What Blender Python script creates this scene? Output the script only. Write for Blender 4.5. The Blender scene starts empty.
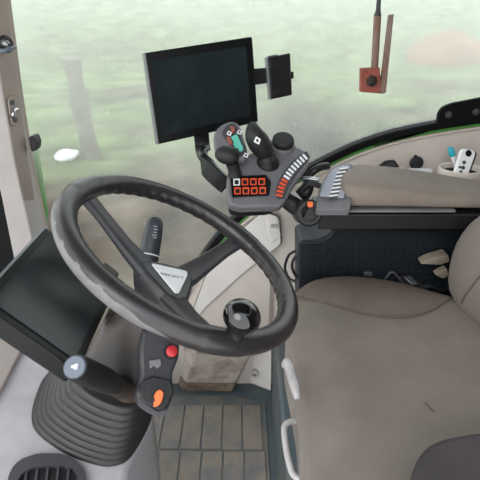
import bpy, bmesh, math, random
import numpy as np
from mathutils import Vector, Matrix, noise as mnoise
random.seed(4)
S = bpy.context.scene
COL = S.collection
PI = math.pi

# ------------------------------------------------------------------ camera
F = 480.0
CAM = Vector((0, 0, 1.2)); PITCH = math.radians(25)
FW = Vector((0, math.cos(PITCH), -math.sin(PITCH)))
UP = Vector((0, math.sin(PITCH), math.cos(PITCH)))
RT = Vector((1, 0, 0))
cd = bpy.data.cameras.new('camera'); cam = bpy.data.objects.new('camera', cd); COL.objects.link(cam)
cam.location = CAM; cam.rotation_euler = (PI / 2 - PITCH, 0, 0)
cd.sensor_width = 36; cd.lens = 36; cd.clip_start = 0.02; cd.clip_end = 400
S.camera = cam
cd.dof.use_dof = True; cd.dof.focus_distance = .95; cd.dof.aperture_fstop = 9


def ray(px, py):
    return FW + RT * ((px - 240) / F) + UP * ((240 - py) / F)


def Y(px, py, y):
    d = ray(px, py); return CAM + d * ((y - CAM.y) / d.y)


def Z(px, py, z):
    d = ray(px, py); return CAM + d * ((z - CAM.z) / d.z)


def X(px, py, x):
    d = ray(px, py); return CAM + d * ((x - CAM.x) / d.x)


class Plane:
    """a real surface in the cab: origin, normal, in-plane axes u and v"""
    def __init__(s, o, n, uh=(1, 0, 0)):
        s.o = Vector(o); s.n = Vector(n).normalized()
        u = Vector(uh); s.u = (u - s.n * u.dot(s.n)).normalized(); s.v = s.n.cross(s.u)

    def at(s, px, py, off=0.0):
        d = ray(px, py); o = s.o + s.n * off
        return CAM + d * ((o - CAM).dot(s.n) / d.dot(s.n))

    def p(s, a, b, h=0.0):
        return s.o + s.u * a + s.v * b + s.n * h

    def rot(s):
        return Matrix((s.u, s.v, s.n)).transposed()


# ------------------------------------------------------------------ materials
def lin(h):
    if isinstance(h, (tuple, list)):
        v = [c / 255 for c in h]
    else:
        v = [int(h[i:i + 2], 16) / 255 for i in (0, 2, 4)]
    return tuple([(c / 12.92 if c <= .04045 else ((c + .055) / 1.055) ** 2.4) for c in v] + [1.0])


def mat(name, col, rough=.5, metal=0, col2=None, nscale=8, nlo=.4, nhi=.65, bump=0, bscale=200, spec=.5, coat=0,
        sheen=0, detail=4, stretch=None):
    m = bpy.data.materials.new(name); m.use_nodes = True
    nt = m.node_tree; b = nt.nodes['Principled BSDF']
    b.inputs['Base Color'].default_value = lin(col); b.inputs['Roughness'].default_value = rough
    b.inputs['Metallic'].default_value = metal; b.inputs['Specular IOR Level'].default_value = spec
    b.inputs['Coat Weight'].default_value = coat
    if sheen: b.inputs['Sheen Weight'].default_value = sheen
    tc = nt.nodes.new('ShaderNodeTexCoord')
    src = tc.outputs['Object']
    if stretch:
        mp = nt.nodes.new('ShaderNodeMapping'); mp.inputs['Scale'].default_value = stretch
        nt.links.new(src, mp.inputs['Vector']); src = mp.outputs['Vector']
    if col2 is not None:
        nz = nt.nodes.new('ShaderNodeTexNoise'); nz.inputs['Scale'].default_value = nscale
        nz.inputs['Detail'].default_value = detail; nz.inputs['Roughness'].default_value = .65
        nt.links.new(src, nz.inputs['Vector'])
        rp = nt.nodes.new('ShaderNodeValToRGB')
        rp.color_ramp.elements[0].position = nlo; rp.color_ramp.elements[0].color = lin(col)
        rp.color_ramp.elements[1].position = nhi; rp.color_ramp.elements[1].color = lin(col2)
        nt.links.new(nz.outputs['Fac'], rp.inputs['Fac']); nt.links.new(rp.outputs['Color'], b.inputs['Base Color'])
    if bump:
        n2 = nt.nodes.new('ShaderNodeTexNoise'); n2.inputs['Scale'].default_value = bscale; n2.inputs['Detail'].default_value = 3
        nt.links.new(tc.outputs['Object'], n2.inputs['Vector'])
        bp = nt.nodes.new('ShaderNodeBump'); bp.inputs['Strength'].default_value = bump; bp.inputs['Distance'].default_value = .002
        nt.links.new(n2.outputs['Fac'], bp.inputs['Height']); nt.links.new(bp.outputs['Normal'], b.inputs['Normal'])
    return m


M = {}
M['beige'] = mat('beige_plastic', 'd0c8c1', .5, col2='c3b9b0', nscale=3, bump=.15)
M['beige_dirty'] = mat('dirty_beige_plastic', 'b9b0a6', .6, col2='6f5d4e', nscale=9, nlo=.46, nhi=.66, bump=.2)
M['kick'] = mat('muddy_kick_plate', '6c5d50', .75, col2='8d7d6c', nscale=20, bump=.4)
M['pillar'] = mat('taupe_pillar_trim', '978b81', .6, col2='8b8078', nscale=4, bump=.15)
M['pillar_light'] = mat('light_pillar_trim', '9d9896', .6, col2='938d8a', nscale=4)
M['capgrey'] = mat('lever_cap_grey', '59626e', .4)
M['pale'] = mat('lit_panel_plastic', 'e6e3e0', .5, col2='dad5d0', nscale=3, bump=.15)  # wall beige made paler: brighter light on the hatch put into the colour
M['grip_grey'] = mat('grip_grey_leather', '6f6e70', .55, col2='5a595a', nscale=18, nlo=.4, nhi=.65, bump=.3, bscale=260)
M['dash'] = mat('dash_plastic', 'a5a3a7', .5, col2='958f8e', nscale=5, nlo=.45, nhi=.7, bump=.15)
M['dash2'] = mat('dash_cowl_plastic', '8f8782', .55, col2='857b75', nscale=5)
M['seat'] = mat('seat_fabric', '7d746d', .9, col2='726962', nscale=5, bump=.35, bscale=700, spec=.2, sheen=.1)
M['bolster'] = mat('bolster_fabric', '72675f', .9, col2='685d56', nscale=5, bump=.35, bscale=700, spec=.2)
M['seam'] = mat('seam_thread', '5a5049', .9)
M['pad'] = mat('armrest_leatherette', '80766d', .7, col2='736a62', nscale=7, bump=.25, bscale=300, spec=.35)
M['darkpad'] = mat('dark_armrest_cover', '464142', .85, col2='3d393a', nscale=6, bump=.3, bscale=500, spec=.2)
M['rim'] = mat('wheel_rim_leather', '232123', .33, col2='2b2727', nscale=14, nlo=.4, nhi=.7, bump=.15, bscale=350, spec=.6)
M['spoke'] = mat('spoke_plastic', '303136', .36, col2='383634', nscale=10, bump=.1)
M['black'] = mat('black_plastic', '111113', .5, col2='18181a', nscale=12, bump=.12)
M['softblack'] = mat('soft_black_rubber', '17171a', .6, bump=.15)
M['gloss'] = mat('gloss_black_ball', '060608', .08, coat=.6)
M['stalk'] = mat('stalk_plastic', '32353b', .42, bump=.1)
M['boot'] = mat('boot_rubber', '201f20', .48, col2='2e2a27', nscale=9, nlo=.45, nhi=.7, bump=.2)
M['column'] = mat('column_plastic', '363536', .42, col2='3f3833', nscale=8, bump=.15)
M['brownrub'] = mat('dusty_rubber', '261f1c', .7, col2='46372c', nscale=25)
M['screen'] = mat('screen_glass', '1c2427', .16, col2='263033', nscale=5, spec=.5)
M['clusterglass'] = mat('dusty_cluster_glass', '14181b', .28, col2='23272a', nscale=6, spec=.5)
M['bezel'] = mat('screen_bezel', '0a0c0e', .4, spec=.3)
M['edge'] = mat('bezel_metal_edge', '8d9295', .35, .6)
M['grey'] = mat('console_grey', '6d6d70', .5, col2='626266', nscale=9, bump=.1)
M['lgrey'] = mat('light_blue_grey_plastic', '969ba8', .45, bump=.1)
M['dgrey'] = mat('dark_grey_plastic', '3c3c40', .5, bump=.1)
M['teal_panel'] = mat('dark_storage_panel', '151b21', .5, bump=.1, spec=.3)
M['white'] = mat('white_mark', 'e4e6e8', .5)
M['paper'] = mat('pale_cloth', '8b8173', .8, col2='6f665a', nscale=20)
M['badge'] = mat('badge_white', 'eceef0', .35)
M['print'] = mat('grey_print', '8a8e96', .5)
M['orange'] = mat('orange_plastic', 'f07038', .45)
M['ored'] = mat('orange_red_mark', 'd9502c', .5)
M['red'] = mat('red_plastic', 'b8262e', .4)
M['tealkey'] = mat('teal_keys', '5cb5a4', .5)
M['teal'] = mat('teal_plastic', '1fa3b4', .4)
M['chrome'] = mat('chrome', 'c8ccd0', .2, 1)
M['steelbolt'] = mat('bolt_steel', '8c8f92', .35, .9)
M['seatbase'] = mat('seat_base_paint', '46535a', .6, col2='605f58', nscale=7, nlo=.4, nhi=.7)
M['blueside'] = mat('dark_blue_plastic', '1d2b4a', .5)
M['handle'] = mat('light_grey_handle', 'b3b1b0', .45, col2='9c9997', nscale=20)
M['frame'] = mat('window_seal_rubber', '08080a', .75, bump=.1, spec=.2)
M['green'] = mat('green_paint', '3f7f2e', .45)
M['rust'] = mat('rusty_red_steel', '9c5548', .8, col2='84493c', nscale=30, nlo=.4, nhi=.6, bump=.4)
M['rustrod'] = mat('rusty_grey_rod', '7f6152', .7, col2='968e88', nscale=14, nlo=.45, nhi=.7, bump=.3, stretch=(1, 1, .3))
M['wood'] = mat('weathered_wood', '5c5b52', .9, col2='6a675d', nscale=3)
M['stone'] = mat('pale_lump', 'e6e8ec', .8)
M['soil'] = mat('rusty_soil', '8a6a50', .95, col2='7a6450', nscale=.6)
M['mat_gap'] = mat('floor_mat_rubber', '535c60', .75, col2='726c63', nscale=7, nlo=.38, nhi=.6, bump=.3)
M['mat_rib'] = mat('floor_mat_ribs', '837a6e', .85, col2='67686a', nscale=11, nlo=.45, nhi=.68, bump=.4)
M['wire'] = mat('cable_black', '17171a', .5)
M['ceil'] = mat('ceiling_fabric', '6a655f', .9)


# ------------------------------------------------------------------ mesh building
class MB:
    def __init__(s): s.bm = bmesh.new()

    def _f(s, vs):
        try: return s.bm.faces.new(vs)
        except ValueError: return None

    def box(s, c, size, rot=None):
        c = Vector(c); R3 = rot or Matrix.Identity(3)
        v = []
        for dz in (-.5, .5):
            for dy in (-.5, .5):
                for dx in (-.5, .5):
                    v.append(s.bm.verts.new(c + R3 @ Vector((dx * size[0], dy * size[1], dz * size[2]))))
        for f in ((0, 2, 3, 1), (4, 5, 7, 6), (0, 1, 5, 4), (2, 6, 7, 3), (0, 4, 6, 2), (1, 3, 7, 5)): s._f([v[i] for i in f])
        return s

    def loft(s, rings, cap0=True, cap1=True, closed=True):
        rr = [[s.bm.verts.new(p) for p in r] for r in rings]
        n = len(rr[0])
        for a, b in zip(rr[:-1], rr[1:]):
            for i in range(n if closed else n - 1):
                j = (i + 1) % n
                s._f([a[i], a[j], b[j], b[i]])
        if closed and cap0: s._f(rr[0][::-1])
        if closed and cap1: s._f(rr[-1])
        return s

    def prism(s, pts, vec):
        vec = Vector(vec)
        return s.loft([[Vector(p) for p in pts], [Vector(p) + vec for p in pts]])

    def tube(s, pts, rad, n=12, sub=1, cap=True):
        pts = [Vector(p) for p in pts]
        if not isinstance(rad, (list, tuple)): rad = [rad] * len(pts)
        if sub > 1 and len(pts) > 2: pts, rad = smooth_path(pts, rad, sub)
        rings = []; up = None
        for i, p in enumerate(pts):
            t = (pts[min(i + 1, len(pts) - 1)] - pts[max(i - 1, 0)]).normalized()
            if up is None:
                up = t.orthogonal().normalized()
            up = (up - t * up.dot(t)).normalized(); b = t.cross(up)
            rings.append([p + (up * math.cos(2 * PI * k / n) + b * math.sin(2 * PI * k / n)) * rad[i] for k in range(n)])
        return s.loft(rings, cap, cap)

    def lathe(s, o, ax, prof, n=28):
        o = Vector(o); ax = Vector(ax).normalized(); u = ax.orthogonal().normalized(); b = ax.cross(u)
        return s.loft([[o + ax * h + (u * math.cos(2 * PI * k / n) + b * math.sin(2 * PI * k / n)) * max(r, 1e-5) for k in range(n)] for r, h in prof])

    def ball(s, o, r, ax=(0, 0, 1), sq=(1, 1, 1), n=24, m=14):
        o = Vector(o); ax = Vector(ax).normalized(); u = ax.orthogonal().normalized(); b = ax.cross(u)
        rings = []
        for i in range(m + 1):
            t = PI * i / m; rr = max(math.sin(t), .004) * r; h = -math.cos(t) * r
            rings.append([o + ax * h * sq[2] + u * math.cos(2 * PI * k / n) * rr * sq[0] + b * math.sin(2 * PI * k / n) * rr * sq[1] for k in range(n)])
        return s.loft(rings)

    def sheet(s, rows, thick):
        """rows of world points, thickened along vec"""
        vec = Vector(thick)
        R_, C_ = len(rows), len(rows[0])
        a = [[s.bm.verts.new(p) for p in r] for r in rows]; b = [[s.bm.verts.new(Vector(p) + vec) for p in r] for r in rows]
        for i in range(R_ - 1):
            for j in range(C_ - 1):
                s._f([a[i][j], a[i][j + 1], a[i + 1][j + 1], a[i + 1][j]]); s._f([b[i][j], b[i + 1][j], b[i + 1][j + 1], b[i][j + 1]])
        for i in range(R_ - 1):
            s._f([a[i][0], a[i + 1][0], b[i + 1][0], b[i][0]]); s._f([a[i][-1], b[i][-1], b[i + 1][-1], a[i + 1][-1]])
        for j in range(C_ - 1):
            s._f([a[0][j], b[0][j], b[0][j + 1], a[0][j + 1]]); s._f([a[-1][j], a[-1][j + 1], b[-1][j + 1], b[-1][j]])
        return s

    def build(s, name, m, parent=None, bevel=0, seg=2, sub=0, ang=38, origin=None):
        bmesh.ops.recalc_face_normals(s.bm, faces=s.bm.faces[:])
        base = Vector((0, 0, 0))
        if parent is not None:
            r = parent
            while r.parent: r = r.parent
            base = Vector(r.location)
        else:
            co = [v.co for v in s.bm.verts]
            base = Vector(origin) if origin else Vector((sum(c.x for c in co) / len(co), sum(c.y for c in co) / len(co), min(c.z for c in co)))
        for v in s.bm.verts: v.co -= base
        me = bpy.data.meshes.new(name); s.bm.to_mesh(me); s.bm.free()
        me.shade_smooth(); me.set_sharp_from_angle(angle=math.radians(ang))
        me.materials.append(m)
        o = bpy.data.objects.new(name, me); COL.objects.link(o)
        if parent is not None: o.parent = parent
        else: o.location = base
        if bevel:
            b = o.modifiers.new('bevel', 'BEVEL'); b.width = bevel; b.segments = seg; b.limit_method = 'ANGLE'; b.angle_limit = math.radians(32)
            b.harden_normals = False
        if sub:
            q = o.modifiers.new('sub', 'SUBSURF'); q.levels = sub; q.render_levels = sub
        return o


def smooth_path(pts, rad, sub):
    out, ro = [], []
    n = len(pts)
    for i in range(n - 1):
        p0, p1, p2, p3 = pts[max(i - 1, 0)], pts[i], pts[i + 1], pts[min(i + 2, n - 1)]
        for k in range(sub):
            t = k / sub
            out.append(.5 * ((2 * p1) + (p2 - p0) * t + (2 * p0 - 5 * p1 + 4 * p2 - p3) * t * t + (3 * p1 - p0 - 3 * p2 + p3) * t ** 3))
            ro.append(rad[i] * (1 - t) + rad[i + 1] * t)
    out.append(pts[-1]); ro.append(rad[-1])
    return out, ro


def thing(name, label, cat, loc, group=None):
    o = bpy.data.objects.new(name, None); COL.objects.link(o); o.location = loc
    o.empty_display_size = .05
    return tag(o, label, cat, group)


def tag(o, label, cat, group=None):
    o['label'] = label; o['category'] = cat
    if group: o['group'] = group
    return o


def struct(o):
    o['kind'] = 'structure'; return o


def text_mesh(name, txt, size, origin, u, v, m, parent, depth=.0004, fit=None):
    cu = bpy.data.curves.new(name, 'FONT'); cu.body = txt; cu.size = size; cu.extrude = depth
    cu.align_x = 'CENTER'; cu.align_y = 'CENTER'
    tmp = bpy.data.objects.new(name + '_t', cu); COL.objects.link(tmp)
    bpy.context.view_layer.update()
    me = bpy.data.meshes.new_from_object(tmp.evaluated_get(bpy.context.evaluated_depsgraph_get()))
    bpy.data.objects.remove(tmp); bpy.data.curves.remove(cu)
    n = Vector(u).cross(Vector(v))
    r = parent
    while r.parent: r = r.parent
    base = Vector(origin) - Vector(r.location)
    sx = 1
    if fit:
        w = max(q.co.x for q in me.vertices) - min(q.co.x for q in me.vertices); sx = fit / w
    for q in me.vertices: q.co = base + Vector(u) * q.co.x * sx + Vector(v) * q.co.y + n * q.co.z
    me.materials.clear(); me.materials.append(m); me.name = name
    o = bpy.data.objects.new(name, me); COL.objects.link(o); o.parent = parent
    return o


def rounded(pts, r, n=4):
    """round the corners of a planar polygon (3-D points)"""
    out = []; N = len(pts)
    for i in range(N):
        p = Vector(pts[i]); a = Vector(pts[i - 1]); b = Vector(pts[(i + 1) % N])
        da = (a - p); db = (b - p); k = min(r, da.length * .45, db.length * .45)
        A = p + da.normalized() * k; B = p + db.normalized() * k
        for j in range(n + 1):
            t = j / n; out.append(A * (1 - t) ** 2 + p * 2 * t * (1 - t) + B * t * t)
    return out


def spline_px(pts, n=8, closed=False):
    P = [Vector((a, b, 0)) for a, b in pts]
    q, _ = smooth_path(P, [0] * len(P), n)
    return [(v.x, v.y) for v in q]


def at_interp(tab, x):
    for (a, b), (c, d) in zip(tab[:-1], tab[1:]):
        if x <= c: return b + (d - b) * max(0, (x - a)) / (c - a)
    return tab[-1][1]


from mathutils.bvhtree import BVHTree
def hitter(o):
    bpy.context.view_layer.update()
    ev = o.evaluated_get(bpy.context.evaluated_depsgraph_get()); me_ = ev.to_mesh()
    mw = o.matrix_world
    tree = BVHTree.FromPolygons([mw @ v.co for v in me_.vertices], [tuple(p.vertices) for p in me_.polygons])
    ev.to_mesh_clear()
    def h(px, py, off=.001):
        d = ray(px, py).normalized(); loc, n_, i_, dist = tree.ray_cast(CAM, d)
        return None if loc is None else loc - d * off
    return h


# ================================================================== SETTING
WY = 1.35                                                     # right-hand side wall of the cab
SILL_PX = [(150, 372), (166, 338), (182, 307), (199, 279), (217, 253), (232, 235), (249, 219), (272, 202), (297, 186), (341, 163), (370, 151), (400, 142), (440, 134), (480, 128), (540, 120), (640, 110)]
SILL = [Y(a, b, WY) for a, b in spline_px(SILL_PX, 4)]

struct(MB().box((0.1, .68, -.02), (2.1, 1.5, .04)).build('floor', M['seatbase']))
struct(MB().box((0.15, .78, 1.79), (1.9, 1.35, .06)).build('ceiling', M['ceil'], bevel=.02))

# right-hand wall below the window: follows the sweeping sill
rows = []
for k in range(9):
    t = k / 8
    row = []
    for p in SILL:
        z = p.z * (1 - t)
        y = WY - .02 * math.sin(PI * t) if p.x < .1 else WY - .05 * min(1, (p.x - .1) / .2) * math.sin(PI * min(1, t * 2.4) / 2) - .0
        row.append(Vector((p.x, y, z)))
    rows.append(row)
struct(MB().sheet(rows, (0, .06, 0)).build('wall_right', M['beige']))

# window seal + green painted frame along the sill
def strip(off0, off1, y0, y1):
    r0, r1 = [], []
    for i, p in enumerate(SILL):
        a = SILL[max(i - 1, 0)]; b = SILL[min(i + 1, len(SILL) - 1)]
        t = (b - a).normalized(); nrm = Vector((-t.z, 0, t.x))
        r0.append(p + nrm * off0 + Vector((0, y0 - WY, 0))); r1.append(p + nrm * off1 + Vector((0, y0 - WY, 0)))
    return MB().sheet([r0, r1], (0, y1 - y0, 0))


struct(strip(.013, .034, WY - .004, WY + .05).build('trim_1', M['frame'], bevel=.004))
struct(strip(.005, .013, WY + .002, WY + .05).build('trim_2', M['green'], bevel=.001))
struct(strip(-.002, .005, WY - .008, WY + .05).build('trim_3', M['beige'], bevel=.002))

# front right pillar (taupe) with a darker return towards the window
PYF = 1.22
PC = [((-24, -90), (-2, -90)), ((-14, -20), (5, -20)), ((2, 90), (19, 90)), ((14, 160), (28.5, 160)), ((23, 201), (35, 198)), ((24.5, 206), (29, 206)), ((37, 262), (46, 256)), ((60, 350), (66, 350))]
LL = [(-60, -90), (-46, -20), (-22, 90), (-7, 160), (2, 201), (3, 206), (15, 265), (33, 350)]
dk, lt, sl = [], [], []
for (p, q), l in zip(PC, LL):
    B = Y(*p, PYF); C2 = Y(*q, PYF + .06); A = Y(*l, PYF + .01)
    dk.append([B, C2, C2 + Vector((-.05, .08, 0)), B + Vector((0, .12, 0))])
    lt.append([A, B + Vector((.001, .001, 0)), B + Vector((0, .1, 0)), A + Vector((0, .1, 0))])
    D = Y(l[0] - 30, l[1], PYF + .02); E_ = Y(l[0] + 1, l[1], PYF + .012)
    sl.append([D, E_, E_ + Vector((0, .05, 0)), D + Vector((0, .05, 0))])
struct(MB().loft(dk).build('trim_4', M['pillar'], bevel=.005, seg=3))
struct(MB().loft(lt).build('trim_7', M['pillar_light'], bevel=.005, seg=3))
struct(MB().loft(sl[2:]).build('trim_5', M['frame'], bevel=.003))  # black seal, widened to stand in for the dark reflecting glass beside it
# green outer frame edge glimpsed beside the pillar
struct(MB().prism([Y(33, 150, 1.40), Y(36, 150, 1.40), Y(46, 215, 1.40), Y(43, 245, 1.40), Y(38, 245, 1.40)], (0, .02, 0)).build('trim_6', M['green']))

# glass panes --------------------------------------------------------
def glass_mat(name, lo, hi, tint=(236, 238, 230)):
    m = bpy.data.materials.new(name); m.use_nodes = True; nt = m.node_tree; nt.nodes.clear()
    out = nt.nodes.new('ShaderNodeOutputMaterial'); mx = nt.nodes.new('ShaderNodeMixShader')
    tr = nt.nodes.new('ShaderNodeBsdfTransparent'); tr.inputs['Color'].default_value = (.97, .985, .975, 1)
    tl = nt.nodes.new('ShaderNodeBsdfTranslucent'); tl.inputs['Color'].default_value = lin(tint)
    tc = nt.nodes.new('ShaderNodeTexCoord')
    n1 = nt.nodes.new('ShaderNodeTexNoise'); n1.inputs['Scale'].default_value = 2.3; n1.inputs['Detail'].default_value = 5; n1.inputs['Roughness'].default_value = .6
    n2 = nt.nodes.new('ShaderNodeTexNoise'); n2.inputs['Scale'].default_value = 55; n2.inputs['Detail'].default_value = 3
    nt.links.new(tc.outputs['Object'], n1.inputs['Vector']); nt.links.new(tc.outputs['Object'], n2.inputs['Vector'])
    mr = nt.nodes.new('ShaderNodeMapRange'); mr.inputs['From Min'].default_value = .3; mr.inputs['From Max'].default_value = .7
    mr.inputs['To Min'].default_value = lo; mr.inputs['To Max'].default_value = hi
    nt.links.new(n1.outputs['Fac'], mr.inputs['Value'])
    m2 = nt.nodes.new('ShaderNodeMapRange'); m2.inputs['From Min'].default_value = .62; m2.inputs['From Max'].default_value = .8
    m2.inputs['To Min'].default_value = 0; m2.inputs['To Max'].default_value = .12
    nt.links.new(n2.outputs['Fac'], m2.inputs['Value'])
    ad = nt.nodes.new('ShaderNodeMath'); ad.operation = 'ADD'; ad.use_clamp = True
    nt.links.new(mr.outputs['Result'], ad.inputs[0]); nt.links.new(m2.outputs['Result'], ad.inputs[1])
    sp = nt.nodes.new('ShaderNodeSeparateXYZ'); nt.links.new(tc.outputs['Object'], sp.inputs[0])
    m3 = nt.nodes.new('ShaderNodeMapRange'); m3.inputs['From Min'].default_value = -.35; m3.inputs['From Max'].default_value = .27
    m3.inputs['To Min'].default_value = -.10; m3.inputs['To Max'].default_value = .42
    nt.links.new(sp.outputs['Z'], m3.inputs['Value'])
    a2 = nt.nodes.new('ShaderNodeMath'); a2.operation = 'ADD'; a2.use_clamp = True
    nt.links.new(ad.outputs[0], a2.inputs[0]); nt.links.new(m3.outputs['Result'], a2.inputs[1]); ad = a2
    nt.links.new(ad.outputs[0], mx.inputs['Fac']); nt.links.new(tr.outputs[0], mx.inputs[1]); nt.links.new(tl.outputs[0], mx.inputs[2])
    nt.links.new(mx.outputs[0], out.inputs['Surface'])
    return m


M['glass'] = glass_mat('dusty_window_glass', .06, .27)
gx0 = -.66
top = [Vector((p.x, WY + .03, p.z + .01)) for p in SILL if p.x > gx0]
poly = [Vector((gx0, WY + .03, 1.76)), Vector((gx0, WY + .03, .0)), Vector((SILL[0].x, WY + .03, .0))] + top + [Vector((top[-1].x, WY + .03, 1.76))]
bmw = MB(); f = bmw._f([bmw.bm.verts.new(p) for p in poly]); bmesh.ops.triangulate(bmw.bm, faces=[f])
struct(bmw.build('window_1', M['glass'], origin=(0, WY + .03, 1)))
wx = -.84
bmw = MB(); f = bmw._f([bmw.bm.verts.new(Vector(p)) for p in ((wx, .0, .42), (wx, 1.3, .42), (wx, 1.3, 1.76), (wx, .0, 1.76))])
struct(bmw.build('window_2', M['glass'], origin=(wx, .6, 1)))
struct(MB().box((wx, .65, .2), (.04, 1.3, .42)).build('wall_front', M['beige']))
struct(MB().box((1.22, .68, .9), (.04, 1.5, 1.8)).build('wall_rear', M['ceil']))  # unseen; taken to full height to keep light out at the back
struct(MB().box((.9, -.06, .9), (.6, .04, 1.8)).build('wall_left_blocker', M['ceil']))  # unseen wall added over the rear left window to cut light

# ================================================================== RIGHT SIDE LOWER PANELS
t = thing('wheel_arch_cover', 'beige muddy footwell box standing on the floor under the steering wheel', 'cover', (-.12, 1.3, 0))
A = [Z(183, 391, .001), Z(231, 392, .001), Z(240, 378, .001), Vector((-.2, 1.365, .001)), Z(174, 377, .001)]
zt = .26
B = [Vector((-.128, 1.27, zt)), Vector((.06, 1.27, zt)), Vector((.075, 1.315, zt)), Vector((-.17, 1.32, zt)), Vector((-.175, 1.31, zt))]
q = .16
mid = [A[i].lerp(B[i], q) for i in range(5)]
MB().loft([mid, B]).build('cover_body', M['beige_dirty'], t, bevel=.006)
MB().loft([[Vector((p.x, p.y, .001)) for p in A], [p - Vector((0, 0, .0005)) for p in mid]]).build('kick_plate', M['kick'], t, bevel=.003)

t = thing('access_panel', 'pale grey floor-level access panel with one round fastener beside the seat base', 'panel', (.06, 1.33, 0))
A = [Z(240, 379, .002), Z(271, 391, .002)]
MB().loft([[A[0], A[1], A[1] + Vector((.0, .02, 0)), A[0] + Vector((.0, .015, 0))], [Vector((.066, 1.328, .2)), Vector((.105, 1.30, .2)), Vector((.105, 1.315, .2)), Vector((.066, 1.345, .2))]]).build('panel', M['pale'], t, bevel=.002)
pl = Plane((A[0] + A[1]) / 2, Vector((-.2, -.96, .1)))
c = Y(255, 373, 1.325)
MB().lathe(c, pl.n, [(.013, -.01), (.013, .008), (.009, .011)]).build('fastener', M['handle'], t, bevel=.001)
MB().box(c + pl.n * .0125, (.012, .0035, .003), pl.rot()).build('fastener_slot', M['dgrey'], t)

# upper removable panel with latch on the side wall
cov = thing('service_hatch', 'pale hatch panel with a small latch on the side wall below the joystick console', 'hatch', Y(262, 250, WY - .022))
hp = [(186, 330), (206, 307), (246, 271), (281, 244), (279, 217), (262, 212), (243, 229), (226, 246), (205, 278)]
HP = [Y(a, b, WY - .021) for a, b in hp]
MB().prism(rounded(HP, .012), (0, .016, 0)).build('panel', M['pale'], cov, bevel=.002)
hc_ = sum(HP, Vector()) / len(HP)
MB().prism(rounded([Vector((hc_.x + (p.x - hc_.x) * 1.022, WY - .0205, hc_.z + (p.z - hc_.z) * 1.022)) for p in HP], .012), (0, .0045, 0)).build('gasket', M['dgrey'], cov)
LP = [Y(a, b, WY - .0245) for a, b in [(266, 219), (277, 217), (281, 236), (271, 243)]]
MB().prism(rounded(LP, .006), (0, .004, 0)).build('latch', M['pale'], cov, bevel=.0015)
MB().box(Y(274, 226, WY - .027), (.02, .005, .012)).build('latch_tab', M['handle'], cov, bevel=.0015)

# groove strip along the hatch's lower edge
cb = [(283, 283), (291, 254), (300, 249)]

# cables looping beside the storage box
tag(MB().tube([Y(298, 250, 1.17), Y(289, 255, 1.18), Y(285, 268, 1.19), Y(290, 279, 1.18), Y(300, 282, 1.17)], .004, 8, 8).build('cable', M['wire']), 'black cable loop nearest the side wall, beside the dark storage box', 'cable', 'cable loops beside the storage box')
tag(MB().tube([Y(302, 252, 1.12), Y(295, 257, 1.12), Y(292, 266, 1.12), Y(296, 276, 1.12), Y(303, 281, 1.12)], .004, 8, 8).build('cable', M['wire']), 'inner black cable loop half hidden by the edge of the dark storage box', 'cable', 'cable loops beside the storage box')

# ================================================================== FLOOR MAT
t = thing('floor_mat', 'dirty ribbed rubber mat covering the cab floor beside the seat', 'mat', (-.1, 1.0, .0))
MB().prism([Vector((-.62, .2, .0005)), Vector((.085, .2, .0005)), Vector((.087, 1.25, .0005)), Vector((-.02, 1.285, .0005)), Vector((-.62, 1.285, .0005))], (0, 0, .004)).build('mat_sheet', M['mat_gap'], t, bevel=.001)
rb = MB()
for r, (y0, y1) in enumerate([(1.055, 1.235), (.86, 1.045), (.66, .85)]):
    for k in range(8):
        x0 = -.435 + k * .064 + (.0 if r % 2 == 0 else .006)
        rb.box((x0 + .027, (y0 + y1) / 2, .0055), (.0585, y1 - y0, .005))
o = rb.build('rib_pads', M['mat_rib'], t, bevel=.0015)

# ================================================================== STEERING WHEEL
WN = Vector((.489, -.0215, .872)).normalized(); WC = Vector((-.086, .675, .862))
wa = WN.cross(Vector((0, 1, 0))).normalized(); wb = WN.cross(wa)
def wp(r, th, h): return WC + (wa * math.cos(th) + wb * math.sin(th)) * r + WN * h
D2R = math.radians
wheel = thing('steering_wheel', 'dark three spoke steering wheel with a round spinner knob on its rim', 'steering wheel', WC - WN * .07)
SPK = [D2R(347), D2R(238), D2R(113)]
rings = []
NT = 264
for i in range(NT):
    th = 2 * PI * i / NT
    ds = min(abs((th - s + PI) % (2 * PI) - PI) for s in SPK)
    msk = min(1, max(0, (ds - D2R(16)) / D2R(6)))
    col = .0012 * (1 - min(1, max(0, (ds - D2R(9)) / D2R(1.5))))
    ring = []
    for k in range(20):
        ps = 2 * PI * k / 20
        inner = max(0, -math.cos(ps)) ** 2
        low = max(0, -math.sin(ps)) * .7
        inner *= 1 if math.sin(ps) < .3 else .3
        bump_ = msk * .0024 * (.5 + .5 * math.sin(th * 48)) * min(1, inner + low * .6)
        rr = .0175 + col - bump_
        ring.append(wp(.1885 + math.cos(ps) * rr * 1.0, th, math.sin(ps) * rr * .95))
    rings.append(ring)
rings.append(rings[0])
mb = MB(); mb.loft(rings, False, False); bmesh.ops.remove_doubles(mb.bm, verts=mb.bm.verts[:], dist=1e-6)
mb.build('rim', M['rim'], wheel, ang=60)
def rim_pt(th, ps, rr): return wp(.1885 + math.cos(ps) * rr, th, math.sin(ps) * rr * .95)
rows = []  # lighter grey shell with a wavy edge on the rim's outer left
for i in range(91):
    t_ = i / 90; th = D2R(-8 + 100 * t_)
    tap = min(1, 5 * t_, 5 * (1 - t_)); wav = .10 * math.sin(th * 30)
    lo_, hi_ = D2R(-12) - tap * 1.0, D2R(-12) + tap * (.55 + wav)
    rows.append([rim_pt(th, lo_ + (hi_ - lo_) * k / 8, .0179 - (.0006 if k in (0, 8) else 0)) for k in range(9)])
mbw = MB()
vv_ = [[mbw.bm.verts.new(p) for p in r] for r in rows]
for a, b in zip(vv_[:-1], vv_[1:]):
    for k in range(8): mbw._f([a[k], a[k + 1], b[k + 1], b[k]])
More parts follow.
